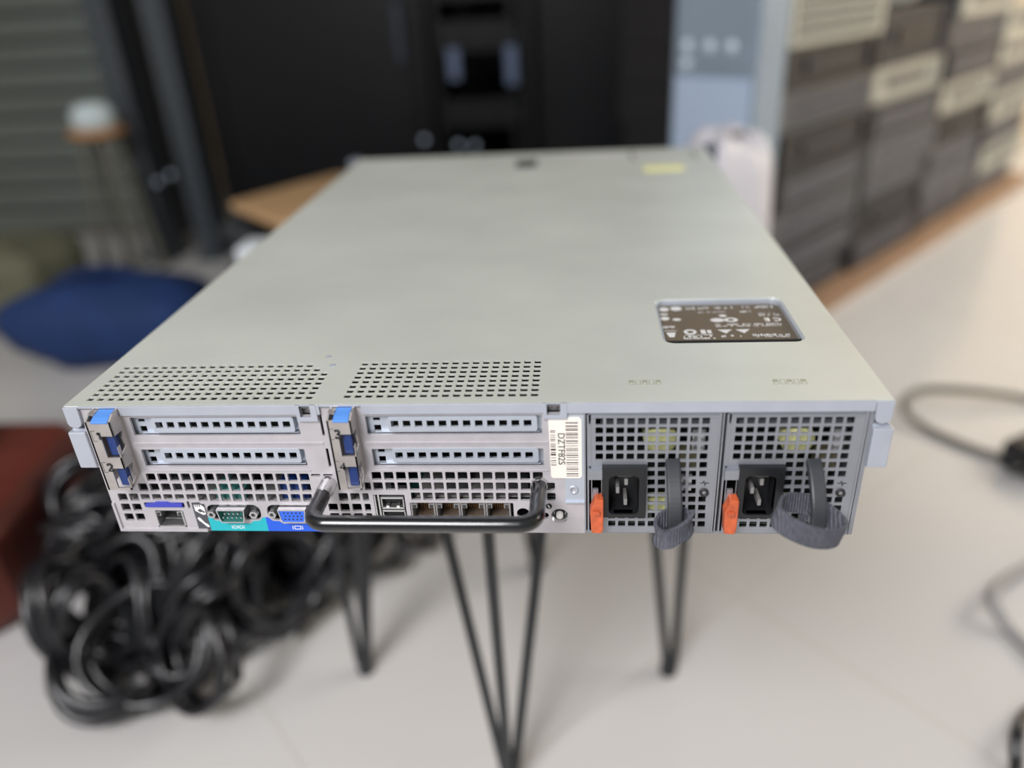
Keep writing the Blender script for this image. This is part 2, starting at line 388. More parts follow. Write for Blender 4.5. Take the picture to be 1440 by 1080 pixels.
# slot fillers
for (a, c) in (slotL, slotR):
    for k, (z0, z1) in enumerate(((-.0197, -.0078), (-.0404, -.0288))):
        zc = -.0127 if k == 0 else -.0329; pa = a+.0124
        pb = c-.0025
        x0 = -.1692 if a < -.1 else -.0358; kx = 1+.0036/.3495; fx = lambda v: CP.x+(v-CP.x)*kx; fz = lambda v: CP.z+(v-CP.z)*kx
        xs_ = x0-.0097; hs = [(fx(xs_-.0019), fx(xs_+.0019), fz(zc+.0020), fz(zc+.0040)), (fx(xs_-.0019), fx(xs_+.0019), fz(zc-.0042), fz(zc-.0006)), (pa+.0015, pb-.0015, zc-.0038, zc+.0038)]
        b = MB(); b.plate(a-.001, c+.002, z0-.001, z1+.001, .0036, .0046, hs, 'xz')
        b.box(a+.0040, pb+.001, .0020, .0036, z0+.0004, z0+.0010)
        f = b.build('slot_cover', filler_steel, srv)
        pit = (.0731 if a < -.1 else .0720)/11
        hs = [(x0+pit*i-.0021, x0+pit*i+.0021, zc-.0019, zc+.0021) for i in range(12)]
        b = MB(); b.plate(pa+.0012, pb-.0012, zc-.0046, zc+.0046, -.0004, .0006, hs, 'xz', cr=.0002)
        for (xa, xb, za, zb) in ((pa, pa+.0012, zc-.0034, zc+.0034), (pb-.0012, pb, zc-.0034, zc+.0034)): b.box(xa, xb, -.0004, .0036, za, zb)
        for sx_, xc in ((1, pa+.0012), (-1, pb-.0012)):
            for sz_ in (1, -1):
                zz = zc+sz_*.0034
                b.prism([(xc, zz)]+[(xc-sx_*.0012*math.cos(t), zz+sz_*.0012*math.sin(t)) for t in (0, .5, 1.05, 1.5708)], 'xz', -.0004, .0036)
        b.box(pa+.0012, pb-.0012, .0012, .0036, zc+.0040, zc+.0046); b.box(pa+.0012, pb-.0012, .0012, .0036, zc-.0046, zc-.0040)
        b.build('raised_plate', filler_steel, f)
# clips numbered 1-2 and 3-4
YC = -.011
def clip(pl, pr, pbot, nums, ops):
    A = ony(*pl, YC); B = ony(*pr, YC); C = ony(*pbot, YC)
    x0, x1, zt_, zb = A.x, B.x, -.0042, C.z
    hs = []
    for (qa, qb) in ops:
        P, Q = ony(*qa, YC), ony(*qb, YC); hs.append((min(P.x, x1-.008), x1+.001, Q.z, P.z))
    b = MB(); b.plate(x0, x1, zb, zt_, YC, YC+.001, hs, 'xz')
    ys = YC+.001
    side = [(0.0002, -.0010), (0.0002, zb-.003), (-.003, zb-.002), (YC+.003, zb+.006)]
    pts = [(-.0003, -.0010), (-.0003, zb+.003), (-.0015, zb+.0005), (YC, zb)]
    for h in reversed(hs):
        pass
    prev = zb
    poly = [(0, -.0010), (0, zb+.004), (YC*.5, zb+.0015), (YC, zb)]
    for h in sorted(hs, key=lambda t: t[2]):
        poly += [(YC, h[2]), (YC*.35, h[2]+(h[3]-h[2])*.25), (YC*.45, h[2]+(h[3]-h[2])*.7), (YC*.30, h[3]-.0006), (YC, h[3])]
        # curled tab
    poly += [(YC, zt_), (YC*.6, -.0016)]
    b.prism(poly, 'yz', x1-.0010, x1)
    b.prism([(0, -.0010), (0, zb+.002), (YC, zb), (YC, zt_), (YC*.6, -.0016)], 'yz', x0, x0+.001)
    b.box(x0, x0+.0035, YC*.62, 0, -.0028, -.0016)
    for h in hs:
        b.prism([(YC, h[2]), (YC-.0004, (h[2]+h[3])/2), (YC*.8, (h[2]+h[3])/2+.0004), (YC*.8, h[2])], 'yz', x1-.0004, x1)
    o = b.build('slot_clip', clip_steel, srv)
    b = MB(); xa, xb = x0+.0035, x1-.0012
    b.prism([(-.0012, -.0014), (YC*.75, -.0026), (YC-.0006, -.0040), (YC-.0006, -.0052), (YC*.5, -.0052), (-.0012, -.0044)], 'yz', xa, xb)
    b.build('blue_latch', bluep, o, bevel=.0004, label='blue touch point tab')
    b = MB()
    for h in hs: b.box(h[0]+.0012, x1-.0022, YC+.0025, YC+.006, h[2]+.0003, h[3]-.0003)
    b.build('latch_blade', darkblue, o)
    for (ch, px, py) in nums:
        p = ony(px, py, YC)
        G = {'1': [[(.15, 1), (.15, -1)], [(-.5, .45), (.05, .9)]], '2': [[(-.6, .55), (-.25, 1), (.3, 1), (.6, .6), (.5, .1), (-.6, -1), (.75, -1)]],
             '3': [[(-.6, .8), (-.2, 1), (.35, 1), (.6, .55), (.25, .08), (-.1, .05), (.3, .02), (.65, -.5), (.3, -1), (-.2, -1), (-.65, -.75)]], '4': [[(.35, -1), (.35, 1), (-.65, -.35), (.8, -.35)]]}[ch]
        b = MB()
        for st_ in G: b.ribbon([(p.x+.0005+u*.0021, YC-.0001, p.z+v*.0023) for (u, v) in st_], (0, 1, 0), .00018, .0014)
        b.build('slot_number', inkb, o)
        b = MB(); w, h_, t = .0037, .0034, .00025
        b.box(p.x-w, p.x-w+t, YC-.00008, YC, p.z-h_, p.z+h_); b.box(p.x-w, p.x-w*.3, YC-.00008, YC, p.z+h_-t, p.z+h_); b.box(p.x-w, p.x-w*.4, YC-.00008, YC, p.z-h_, p.z-h_+t)
        b.build('etched_corner', inkb, o)
clip((117, 590), (152.4, 590), (185.6, 689), (('1', 138.3, 613.5), ('2', 153.8, 657.5)), (((150, 614), (168, 644)), ((166, 659), (182, 686))))
clip((457.2, 586), (491.8, 586), (508.5, 689), (('3', 473, 610.8), ('4', 480.8, 656)), (((486, 611), (500, 642)), ((493, 656.5), (508, 687))))
# --- ports
b = MB(); b.box(-.1936, -.1692, .0008, .020, -.0690, -.0662, 0)
b.prism([(-.1925, -.0664), (-.1880, -.0660), (-.1855, -.0650), (-.1790, -.0650), (-.1765, -.0660), (-.1700, -.0664), (-.1700, -.0684), (-.1925, -.0684)], 'xz', -.0012, .002, 1)
b.build('card_slot', [inside, sdblue], srv)
def rj45(x0, x1, z0, z1, name, frame, pins, pinm):
    b = MB(); w = x1-x0
    b.box(x0, x1, .014, .015, z0, z1, 1)
    b.box(x0, x0+.0008, -.0006, .015, z0, z1, 0); b.box(x1-.0008, x1, -.0006, .015, z0, z1, 0)
    b.box(x0, x1, -.0006, .015, z0, z0+.0009, 0); b.box(x0, x1, .0016, .015, z1-.0006, z1, 0)
    b.box(x0+.0008, x0+.0036, -.0002, .004, z1-.0034, z1-.0006, 0); b.box(x1-.0036, x1-.0008, -.0002, .004, z1-.0034, z1-.0006, 0)
    b.box(x0+.0012, x0+.0030, -.0006, .001, z1-.0030, z1-.0012, 3); b.box(x1-.0030, x1-.0012, -.0006, .001, z1-.0030, z1-.0012, 3)
    for k in range(pins):
        x = x0+w*.22+w*.56*k/(pins-1)
        b.box(x-.00016, x+.00016, .0030, .010, z0+.0035, z0+.0040, 2); b.box(x-.00016, x+.00016, .010, .0105, z0+.0030, z1-.002, 2)
    return b.build(name, [frame, inside, pinm, darkgrey], srv, fixn=True)
rj45(-.1888, -.1714, -.0834, -.0718, 'management_port', chrome, 10, chrome)
for k in range(4):
    x = -.0332+.01445*k; rj45(x, x+.0140, -.0800, -.0654, 'network_port', ledge_steel, 8, gold)
b = MB()                                                   # stacked usb
for z in (-.0655, -.0745):
    b.box(-.0500, -.0368, .010, .011, z-.0028, z+.0035, 1)
    for (x0, x1, z0, z1) in ((-.0500, -.0494, z-.0030, z+.0038), (-.0374, -.0368, z-.0030, z+.0038), (-.0500, -.0368, z-.0036, z-.0024), (-.0500, -.0368, z+.0034, z+.0046)): b.box(x0, x1, -.0008, .011, z0, z1, 0)
    b.box(-.0482, -.0386, .001, .009, z+.0002, z+.0020, 1)
    for x in (-.0465, -.0405): b.box(x-.0008, x+.0008, -.0006, .004, z-.0024, z-.0012, 0)
b.box(-.0540, -.0532, -.0004, .012, -.0815, -.0600, 0); b.box(-.0522, -.0512, .0005, .012, -.0815, -.0600, 0)
b.build('usb_port', [chrome, inside], srv)
def dsub(cx, cz, hw, shellm, name, male):
    b = MB()
    b.box(cx-.0160, cx+.0160, .0030, .0038, cz-.0050, cz+.0050, 0)
    for sx in (-1, 1):
        b.lathe((cx+sx*.0128, 0, cz), [(.0026, .003), (.0026, -.0026), (.0014, -.0026), (.0011, .001), (0, .001)], 'y', 6, 1, smooth=False)
    def D(w, h): return [(cx-w, cz+h), (cx+w, cz+h), (cx+w*.90, cz-h*.5), (cx+w*.80, cz-h), (cx-w*.80, cz-h), (cx-w*.90, cz-h*.5)]
    o_, i_ = D(hw, .0046), D(hw-.0007, .0039); n = 6
    for k in range(n):
        j = (k+1) % n
        b.face([(o_[k][0], -.0040, o_[k][1]), (o_[j][0], -.0040, o_[j][1]), (i_[j][0], -.0040, i_[j][1]), (i_[k][0], -.0040, i_[k][1])], 1)
        b.face([(o_[k][0], -.0040, o_[k][1]), (o_[j][0], -.0040, o_[j][1]), (o_[j][0], .003, o_[j][1]), (o_[k][0], .003, o_[k][1])], 1)
        b.face([(i_[k][0], -.0040, i_[k][1]), (i_[j][0], -.0040, i_[j][1]), (i_[j][0], .002, i_[j][1]), (i_[k][0], .002, i_[k][1])], 2 if male else 1)
    yb = .0005 if male else -.0036
    b.face([(p[0], yb, p[1]) for p in i_], 2)
    rows = ((-1, 5), (1, 4)) if male else ((1.3, 5), (0, 5), (-1.3, 5))
    for (rz, cnt) in rows:
        for k in range(cnt):
            x = cx+(k-(cnt-1)/2)*(.0027 if male else .0024)+(.0006 if (not male and rz == 0) else 0); z = cz+rz*(.0014 if male else .0017)
            if male: b.cyl((x, .0005, z), (x, -.0034, z), .0005, 8, 1)
            else: b.cyl((x, -.0037, z), (x, -.00365, z), .00055, 8, 3)
    return b.build(name, [darkgrey, chrome, shellm, inkb], srv, fixn=False)
dsub(-.1399, -.0728, .0085, tealc, 'serial_port', True)
dsub(-.1030, -.0726, .0083, vgab, 'video_port', False)
# stickers along the bottom edge
b = MB(); b.prism([(-.1643, -.0658), (-.1597, -.0655), (-.1588, -.0666), (-.1566, -.0668), (-.1566, -.0853), (-.1643, -.0853)], 'xz', -.0002, 0, 0)
for p in ([(-.1632, -.0672), (-.1590, -.0672), (-.1572, -.0690), (-.1572, -.0740), (-.1590, -.0745), (-.1632, -.0715)], ):
    b.prism(p, 'xz', -.0003, -.0002, 1)
b.prism([(-.1618, -.0712), (-.1600, -.0700), (-.1585, -.0712), (-.1574, -.0722), (-.1580, -.0732), (-.1592, -.0722), (-.1604, -.0726)], 'xz', -.0004, -.0003, 0)
for k in range(3): b.box(-.1626+.0013*k, -.1620+.0013*k, -.0004, -.0003, -.0686, -.0672, 0)
b.prism([(-.1632, -.0768), (-.1622, -.0762), (-.1612, -.0772), (-.1596, -.0800), (-.1576, -.0818), (-.1570, -.0832), (-.1582, -.0836), (-.1592, -.0826), (-.1612, -.0800), (-.1626, -.0786)], 'xz', -.0003, -.0002, 1)
b.box(-.1643, -.1566, -.0003, -.0002, -.0856, -.0845, 0)
b.build('service_sticker', [stick, white], srv, label='dark grey sticker with white wrench symbols')
def band(x0, x1, pk0, pk1, m_, nm, ttl, tx):
    zt_ = -.0808; b = MB()
    w = x1-x0
    b.prism([(x0, -.0862), (x1, -.0862), (x1, zt_+.0046), (x1-.0016, zt_+.0046), (x1-.0040, zt_+.0020), (x1-.0080, zt_+.0018), (x1-.0098, zt_), (x0+.0098, zt_), (x0+.0080, zt_+.0018), (x0+.0040, zt_+.0020), (x0+.0016, zt_+.0046), (x0, zt_+.0046)], 'xz', -.0002, 0)
    o = b.build(nm, m_, srv)
    if ttl == 'IOIOI': text('port_symbol', ttl, .0034, white, o, (tx, -.00025, -.0835), (R_(90), 0, 0), 0, .00005)
    else:
        b = MB(); b.plate(tx-.0020, tx+.0020, -.0848, -.0822, -.0003, -.0002, [(tx-.0016, tx+.0016, -.0844, -.0826)], 'xz'); b.box(tx-.0031, tx-.0027, -.0003, -.0002, -.0848, -.0822); b.box(tx+.0027, tx+.0031, -.0003, -.0002, -.0848, -.0822)
        b.build('port_symbol', white, o)
band(-.1566, -.1213, 0, 0, tealp, 'teal_sticker', 'IOIOI', -.1395)
band(-.1213, -.0840, 0, 0, bluepr, 'blue_sticker', 'I▭I' if False else 'IDI', -.1030)
# service tag
b = MB(); b.prism([(.0480, -.0093), (.0636, -.0090), (.0648, -.0102), (.0648, -.0463), (.0636, -.0475), (.0490, -.0475), (.0478, -.0463), (.0472, -.0105)], 'xz', -.0010, -.0004)
tg = b.build('service_tag', cream, srv, label='cream paper tag with barcodes')
b = MB(); rnd = random.Random(11); z = -.0118
while z > -.0462:
    h_ = rnd.choice((.00025, .00035, .0006, .0007)); b.box(.0563, .0628, -.0011, -.0010, z-h_, z); z -= h_+rnd.choice((.0005, .0009, .0013))
z = -.0168
while z > -.0395:
    h_ = rnd.choice((.0003, .0005, .0011)); b.box(.0480, .0508, -.0011, -.0010, z-h_, z); z -= h_+rnd.choice((.0006, .0010, .0014))
b.build('barcode', ink, tg)
text('tag_text', 'DZTF82S', .0052, inkb, tg, (.0537, -.0011, -.0284), (R_(90), R_(90), 0), .00002, .00004)
b = MB(); b.plate(.0553, .0660, -.0636, -.0078, -.0004, 0, [(.0585, .0613, -.0572, -.0544, .0012)], 'xz'); b.box(.0553, .0660, -.0018, -.0004, -.0640, -.0632)
b.lathe((.0599, -.0004, -.0558), [(.0030, 0), (.0027, -.0006), (.0015, -.0006), (.0012, .002), (0, .002)], 'y', 24)
b.build('tag_holder', filler_steel, srv)
# --- carrying handle
zH, yH, xl, xr, rb = -.0518, -.0365, -.0790, .0410, .009
path = [(xl, -.001, zH)]+[(xl, -.001-(-yH-rb-.001)*k/4, zH) for k in range(1, 5)]
path += [(xl+rb*(1-math.cos(t)), yH+rb*(1-math.sin(t)), zH) for t in [math.pi/2*k/8 for k in range(1, 9)]]
path += [(xl+rb+(xr-xl-2*rb)*k/12, yH, zH) for k in range(1, 12)]
path += [(xr-rb*(1-math.cos(t)), yH+rb*(1-math.sin(t)), zH) for t in [math.pi/2*(1-k/8) for k in range(0, 9)]]
path += [(xr, yH+rb+( -yH-rb-.001)*k/3, zH) for k in range(1, 4)]
b = MB(); b.tube(path[1:], .0044, 20)
hd = b.build('carrying_handle', handle_black, srv, label='glossy black sleeved carrying handle')
b = MB(); b.cyl((xl, .0002, zH), (xl, -.012, zH), .0048, 24); b.build('handle_collar', chrome, hd); b = MB()
b.cyl((xr, .0002, zH), (xr, -.003, zH), .0047, 24)
b.build('handle_collar', chrome, hd)
# --- chassis uprights around the power supplies
b = MB()
b.box(.0660, .0668, -.0008, .06, -.0850, -.0066)
b.box(.1362, .1372, -.0012, .06, -.0850, -.0066); b.box(.1380, .1388, -.0004, .06, -.0850, -.0066)
b.box(.2092, .2104, -.0012, .06, -.0850, -.0066); b.box(.2112, .2122, -.0004, .04, -.0856, -.0066); b.box(.2126, .2138, .0006, .04, -.0850, -.0066)
b.box(.0668, .2138, .0008, .003, -.0864, -.0848)
b.build('bay_upright', psu_steel, srv)
# --- power supplies
def psu(dx, kind):
    X = lambda v: v*mm+dx
    P0, Q = X(69.7), X(135.6)
    hs = []; rows = [-11.6-5.47*k for k in range(5)]+[-39.0-5.65*k for k in range(8)]
    cols = [74.1+5.52*k for k in range(11)]
    for j, z in enumerate(rows):
        for i, x in enumerate(cols):
            xx = x+(.2*(j-4) if j > 4 else 0)
            if 5 <= j <= 10 and i <= 4: continue
            if j > 10 and i < 1: continue
            if j > 8 and i == 10 and False: continue
            if j in (7, 8) and i == 10: continue
            if j == 7 and i > 9: continue
            hs.append((X(xx)-.0020, X(xx)+.0020, z*mm-.00195, z*mm+.00195))
    hs.append((X(70.2), X(75.2), -.0580, -.0488)); hs.append((X(78.6), X(96.2), -.0701, -.0434))
    b = MB(); b.plate(P0, Q+.0012, -.0846, -.0076, -.0008, .0001, hs, 'xz', cr=.0004)
    b.box(X(67.6), X(68.5), -.0008, .02, -.0846, -.0068); b.box(X(67.6), Q+.0015, -.0008, .02, -.0074, -.0068)
    b.box(P0, Q+.0012, -.0016, -.0008, -.0090, -.0080); b.box(P0-.0012, P0, -.0012, .004, -.0395, -.0130)
    b.box(X(68.2), X(75.8), -.0040, -.0008, -.0465, -.0405); b.box(X(70.5), X(73.5), -.0024, -.0008, -.0640, -.0540)
    o = b.build('power_supply', psu_steel, srv)
    b = MB(); b.box(P0, Q, .030, .031, -.084, -.008, 0)
    for zz in (-.0842, -.0078): b.box(P0, Q, .001, .031, zz-.0003, zz+.0003, 0)
    b.box(X(75), X(133), .007, .020, -.0205, -.0150, 1); b.box(X(75), X(133), .009, .020, -.0145, -.0115, 2)
    b.lathe((X(107.5), .006, -.0295), [(0, 0), (.0062, 0), (.0092, .003), (.0092, .018)], 'y', 28, 3)
    b.box(X(124), X(131), .006, .012, -.034, -.021, 4); b.box(X(118), X(128), .006, .016, -.045, -.036, 5)
    b.box(X(79), X(95), .005, .012, -.0765, -.0740, 3); b.box(X(100), X(112), .006, .012, -.0740, -.066, 3); b.box(X(117), X(125), .005, .012, -.060, -.049, 4)
    b.box(X(78), X(104), .006, .014, -.0835, -.0765, 2)
    b.build('inner_component', [inside, darkgrey if False else mat('psu_shield', (104, 106, 112), .5, .3), mat('psu_green', (96, 108, 100), .6), yellowc, chrome, mat('resin_brown', (96, 92, 70), .5)], o)
    # mains inlet
    b = MB(); a0, a1, z0, z1 = X(75.6), X(99.6), -.0718, -.0385
    i0, i1, k0, k1 = X(79.2), X(95.6), -.0695, -.0440
    b.plate(a0, a1, z0, z1, -.0042, .0002, [(i0, i1, k0, k1, .003)], 'xz')
    b.box(i0, i1, .010, .011, k0, k1)
    for (q0, q1, r0, r1) in ((i0-.0004, i0, k0, k1), (i1, i1+.0004, k0, k1), (i0, i1, k0-.0004, k0), (i0, i1, k1, k1+.0004)): b.box(q0, q1, -.003, .011, r0, r1)
    inl = b.build('mains_inlet', blackp, o, bevel=.0004)
    b = MB()
    for (px_, pz) in ((88.8, -.0500), (84.2, -.0555), (88.6, -.0635)): b.box(X(px_)-.0010, X(px_)+.0010, -.0012, .010, pz-.0020, pz+.0020)
    b.box(X(84), X(91.5), -.0035, -.0025, -.0448, -.0440)
    b.build('contact_pin', ledge_steel, inl, bevel=.0003)
    # release latch
    b = MB()
    b.prism([(X(71.4), -.0570), (X(76.3), -.0572), (X(76.3), -.0775), (X(75.2), -.0800), (X(69.6), -.0795), (X(68.9), -.0650), (X(70.6), -.0605)], 'xz', -.0085, -.0012)
    b.box(X(70.5), X(74.5), -.0100, -.0080, -.0670, -.0640)
    b.build('release_latch', orange, o, bevel=.0008, label='orange plastic release latch')
    # led and pulse symbol
    b = MB(); lx = 130.6 if kind else 131.0
    b.lathe((X(lx), -.0008, -.0568), [(.0026, 0), (.0024, -.0012), (.0015, -.0012), (.0013, -.0006)], 'y', 24, 0); b.lathe((X(lx), -.0012, -.0568), [(.0014, 0), (.0008, -.0006), (0, -.0007)], 'y', 16, 1)
    b.build('status_light', [inkb, ledge_steel], o)
    b = MB(); z = -.0507; pl = [(-.0024, 0), (-.0010, 0), (-.0004, .0014), (.0002, -.0016), (.0007, .0004), (.0012, 0), (.0024, 0)]
    for (p, q) in zip(pl, pl[1:]): b.tube([(X(lx)+p[0], -.0009, z+p[1]), (X(lx)+q[0], -.0009, z+q[1])], .00022, 6)
    b.build('pulse_symbol', inkb, o)
    # curved grip
    hx = X(113.2 if kind == 0 else 114.0); prof = [(0.0, -.0365), (-.006, -.0392), (-.0135, -.0455), (-.019, -.0530), (-.0215, -.0610), (-.0215, -.0690), (-.0190, -.0750), (-.0130, -.0800), (-.002, -.0815)]
    fine = []
    for i in range(len(prof)-1):
        p0 = prof[max(0, i-1)]; p1 = prof[i]; p2 = prof[i+1]; p3 = prof[min(len(prof)-1, i+2)]
        for k in range(4):
            t = k/4; fine.append(tuple(.5*((2*p1[d])+(-p0[d]+p2[d])*t+(2*p0[d]-5*p1[d]+4*p2[d]-p3[d])*t*t+(-p0[d]+3*p1[d]-3*p2[d]+p3[d])*t**3) for d in (0, 1)))
    fine.append(prof[-1])
    b = MB(); b.ribbon([(hx, p[0], p[1]) for p in fine], (1, 0, 0), .0076, .0046)
    g = b.build('pull_handle', handle_psu, o, bevel=.0010)
    # hook and loop strap
    b = MB()
    if kind:
        c = Vector((X(108.0), -.0240, -.0575)); U = Vector((.0168, .001, -.0048)); V_ = Vector((.001, -.0125, -.0015)); W = Vector((.30, .10, 1))
        pts = [c+U*math.cos(t)*(1+.05*math.sin(3*t))+V_*math.sin(t) for t in [2*math.pi*k/48 for k in range(48)]]
        b.ribbon(pts, W, .0115, .0016, closed=True)
        b.ribbon([Vector((X(110.5), -.0125, -.060)), Vector((X(108.0), -.013, -.066)), Vector((X(110), -.014, -.0705)), Vector((X(115), -.017, -.071))], (0.1, 1, .2), .009, .0016)
    else:
        c = Vector((X(112.8), -.0212, -.0640)); U = Vector((.0088, .001, .0024)); V_ = Vector((0, -.0078, 0)); W = Vector((-.20, .10, 1))
        pts = [c+U*math.cos(t)+V_*math.sin(t)+Vector((0, 0, -.0012*math.sin(t))) for t in [2*math.pi*k/40 for k in range(40)]]
        b.ribbon(pts, W, .0088, .0020, closed=True)
        pts = [c+U*1.0*math.cos(t)+V_*1.12*math.sin(t)+Vector((0, 0, .0018+.004*math.cos(t+.4))) for t in [math.pi*(.05+.95*k/20) for k in range(21)]]
        b.ribbon(pts, Vector((.25, .1, 1)), .0100, .0018)
        b.lathe((X(113.0), -.0205, -.0712), [(0, -.0045), (.004, -.0035), (.0052, 0), (.0045, .003), (0, .004)], 'z', 18, 0, 1, .8)
    b.build('hook_and_loop_strap', velcro, g, label='ribbed grey hook and loop strap')
psu(0, 0); psu(.0725, 1)
# ================================================================== FLOOR LEVEL
ZF = -.600
def tile_floor():
    M_ = bpy.data.materials.new('floor_tile'); M_.use_nodes = True; nt = M_.node_tree; N = nt.nodes; L = nt.links
    bs = N['Principled BSDF']; tc = N.new('ShaderNodeTexCoord'); mp = N.new('ShaderNodeMapping'); mp.inputs['Rotation'].default_value = (0, 0, R_(47)); mp.inputs['Location'].default_value = (.17, .05, 0)
    br = N.new('ShaderNodeTexBrick'); br.offset = 0; br.inputs['Scale'].default_value = 1; br.inputs['Mortar Size'].default_value = .0022; br.inputs['Mortar Smooth'].default_value = .2
    br.inputs['Brick Width'].default_value = .6; br.inputs['Row Height'].default_value = .6
    br.inputs['Color1'].default_value = (.59, .58, .575, 1); br.inputs['Color2'].default_value = (.61, .60, .59, 1); br.inputs['Mortar'].default_value = (.54, .52, .49, 1)
    nz = N.new('ShaderNodeTexNoise'); nz.inputs['Scale'].default_value = 5; nz.inputs['Detail'].default_value = 5
    mx = N.new('ShaderNodeMix'); mx.data_type = 'RGBA'; mx.blend_type = 'MULTIPLY'; mx.inputs[0].default_value = .35
    rp = N.new('ShaderNodeValToRGB'); rp.color_ramp.elements[0].color = (.86, .84, .80, 1); rp.color_ramp.elements[1].color = (1, 1, 1, 1)
    L.new(tc.outputs['Object'], mp.inputs['Vector']); L.new(mp.outputs['Vector'], br.inputs['Vector']); L.new(tc.outputs['Object'], nz.inputs['Vector'])
    L.new(nz.outputs['Fac'], rp.inputs['Fac']); L.new(br.outputs['Color'], mx.inputs[6]); L.new(rp.outputs['Color'], mx.inputs[7]); L.new(mx.outputs[2], bs.inputs['Base Color'])
    bs.inputs['Roughness'].default_value = .16; bs.inputs['Specular IOR Level'].default_value = .5
    return M_
b = MB(); b.box(-3.6, 3.6, -2.6, 3.6, ZF-.05, ZF); struct(b.build('floor', tile_floor()))
# --- hairpin stand
st = empty('plant_stand' if False else 'side_table', (-.012, .375, ZF)); tag(st, 'small square side table on black hairpin legs beneath the silver server', 'table')
feet = [Vector((-.018, .190, 0)), Vector((.172, .360, 0)), Vector((-.006, .552, 0)), Vector((-.222, .350, 0))]
cc = Vector((-.018, .363, 0)); zt0 = -.0864-.0005; zt1 = zt0-.018
corners = [cc+(f-cc)*1.22 for f in feet]
b = MB(); b.prism([(c.x, c.y) for c in corners], 'xy', zt1, zt0)
for ob in (b.build('tabletop', mat('table_wood', (150, 112, 76), .5, 0, .25, 14, stretch=(1, 8, 1)), st, bevel=.003),): ob.location = -st.location
for i, f in enumerate(feet):
    o_ = (f-cc).normalized(); tip = f
    b = MB()
    na = (feet[(i+1) % 4]-f).normalized(); nb = (feet[(i-1) % 4]-f).normalized()
    tops = [f+o_*.012, f+na*.085+o_*.01, f+nb*.085+o_*.01]
    rr = .0054
    for t in tops:
        d = (Vector((t.x, t.y, 0))-Vector((f.x, f.y, 0)))
        dirn = d.normalized() if d.length > 1e-5 else o_
        b.tube([Vector((t.x, t.y, zt1-.002)), Vector((f.x, f.y, ZF+.030))+dirn*.007, Vector((f.x, f.y, ZF+.014))+dirn*.006, Vector((f.x, f.y, ZF+.006))+dirn*.003], rr, 12)
    b.lathe((f.x, f.y, ZF), [(0, 0), (.010, 0), (.0115, .004), (.010, .013), (.006, .018), (0, .018)], 'z', 16)
    b.prism([(p.x, p.y) for p in (f+o_*.02, f+na*.10, f+nb*.10)], 'xy', zt1-.003, zt1)
    b.build('hairpin_leg', legblack, st).location = -st.location
# --- heap of coiled power cords
rndc = random.Random(21)
def coil_mesh(seed, R0, turns, rc, zsp, squash):
    r_ = random.Random(seed); pts = []; n = 26
    ph = [r_.uniform(0, 6.28) for _ in range(4)]
    for k in range(turns*n+1):
        t = 2*math.pi*k/n; T = k/n
        rad = R0*(1+.07*math.sin(T*2.2+ph[0])+.04*math.sin(2*t+ph[1]*T))+r_.uniform(-.0006, .0006)
        pinch = 1+.10*math.cos(t)
        pts.append((rad*math.cos(t)*squash, rad*math.sin(t)*pinch, zsp*(math.sin(T*1.9+ph[2]))+.25*zsp*math.sin(3*t+ph[3])))
    return pts
protos = []
for k, (R0, tn, rc, zs, sq) in enumerate(((.074, 3, .0066, .018, 1.0), (.082, 4, .0062, .020, .62), (.064, 4, .0066, .018, .85))):
    root = empty('power_cable'); b = MB(); pts = coil_mesh(k+5, R0, tn, rc, zs, sq); b.tube(pts, rc, 9)
    b.build('cord', rubber, root)
    b = MB(); e = Vector(pts[0]); s2 = Vector(pts[-1])
    b.lathe((e.x, e.y-.012, e.z), [(.004, .022), (.0075, .016), (.0095, -.002), (.011, -.022), (0, -.022)], 'y', 10, 0, 1, .8)
    for d in (-.005, 0, .005): b.box(e.x+d-.001, e.x+d+.001, e.y-.048, e.y-.032, e.z-.003, e.z+.003, 1)
    b.build('plug', [blackp, chrome], root)
    b = MB(); b.box(s2.x-.010, s2.x+.010, s2.y+.004, s2.y+.034, s2.z-.007, s2.z+.007); b.build('connector', blackp, root, bevel=.002)
    b = MB()
    yy = -R0*.96
    b.ribbon([(math.cos(t)*.020*0+0, yy+math.sin(t)*.014, math.cos(t)*.021) for t in [2*math.pi*q/16 for q in range(16)]], (1, 0, 0), .010, .0012, closed=True)
    b.build('tie', rubber, root)
    protos.append(root)
LBL = 'black power cable coiled and tied, lying in the dark cable heap on the floor'
bot = [(60, 850), (100, 960), (150, 1030), (330, 1025), (370, 965), (480, 900), (560, 860), (650, 785)]
def pyb(px):
    for (x0, y0), (x1, y1) in zip(bot, bot[1:]):
        if x0 <= px <= x1: return y0+(y1-y0)*(px-x0)/(x1-x0)
    return 850
def heap(px, py, lift=0.0):
    """a point on the sloping surface of the heap"""
    e = onz(px, pyb(px), ZF); t = max(0, (pyb(px)-py-60)/260)
    return ony(px, py, e.y+.045+.26*t+lift)
seen = [(150, 775, 78, 0, 32, 0, .92, 'topmost upright black cable ring on the outer shoulder of the heap'),
        (130, 700, 50, 10, 10, 2, 1.0, 'black cable coil capping the heap just under the server corner'),
        (255, 800, 66, 0, 12, 0, 1.15, 'large round black cable coil hanging open at the middle of the heap'),
        (150, 935, 74, 8, 50, 1, .85, 'thin open black cable loop standing at the outer foot of the heap'),
        (165, 985, 22, 10, 70, 2, 1.0, 'black cable coil at the foot of the heap, closest to the camera'),
        (300, 985, 60, -20, -25, 0, .82, 'upright black cable coil at the front foot of the heap'),
        (400, 860, 68, 10, 40, 2, 1.0, 'black cable coil standing at the middle front of the heap'),
        (200, 880, 62, 5, -10, 1, 1.0, None), (320, 890, 70, 10, 30, 1, 1.0, None), (220, 945, 40, 0, 20, 0, .95, None), (150, 860, 60, 25, 60, 2, 1.0, None)]
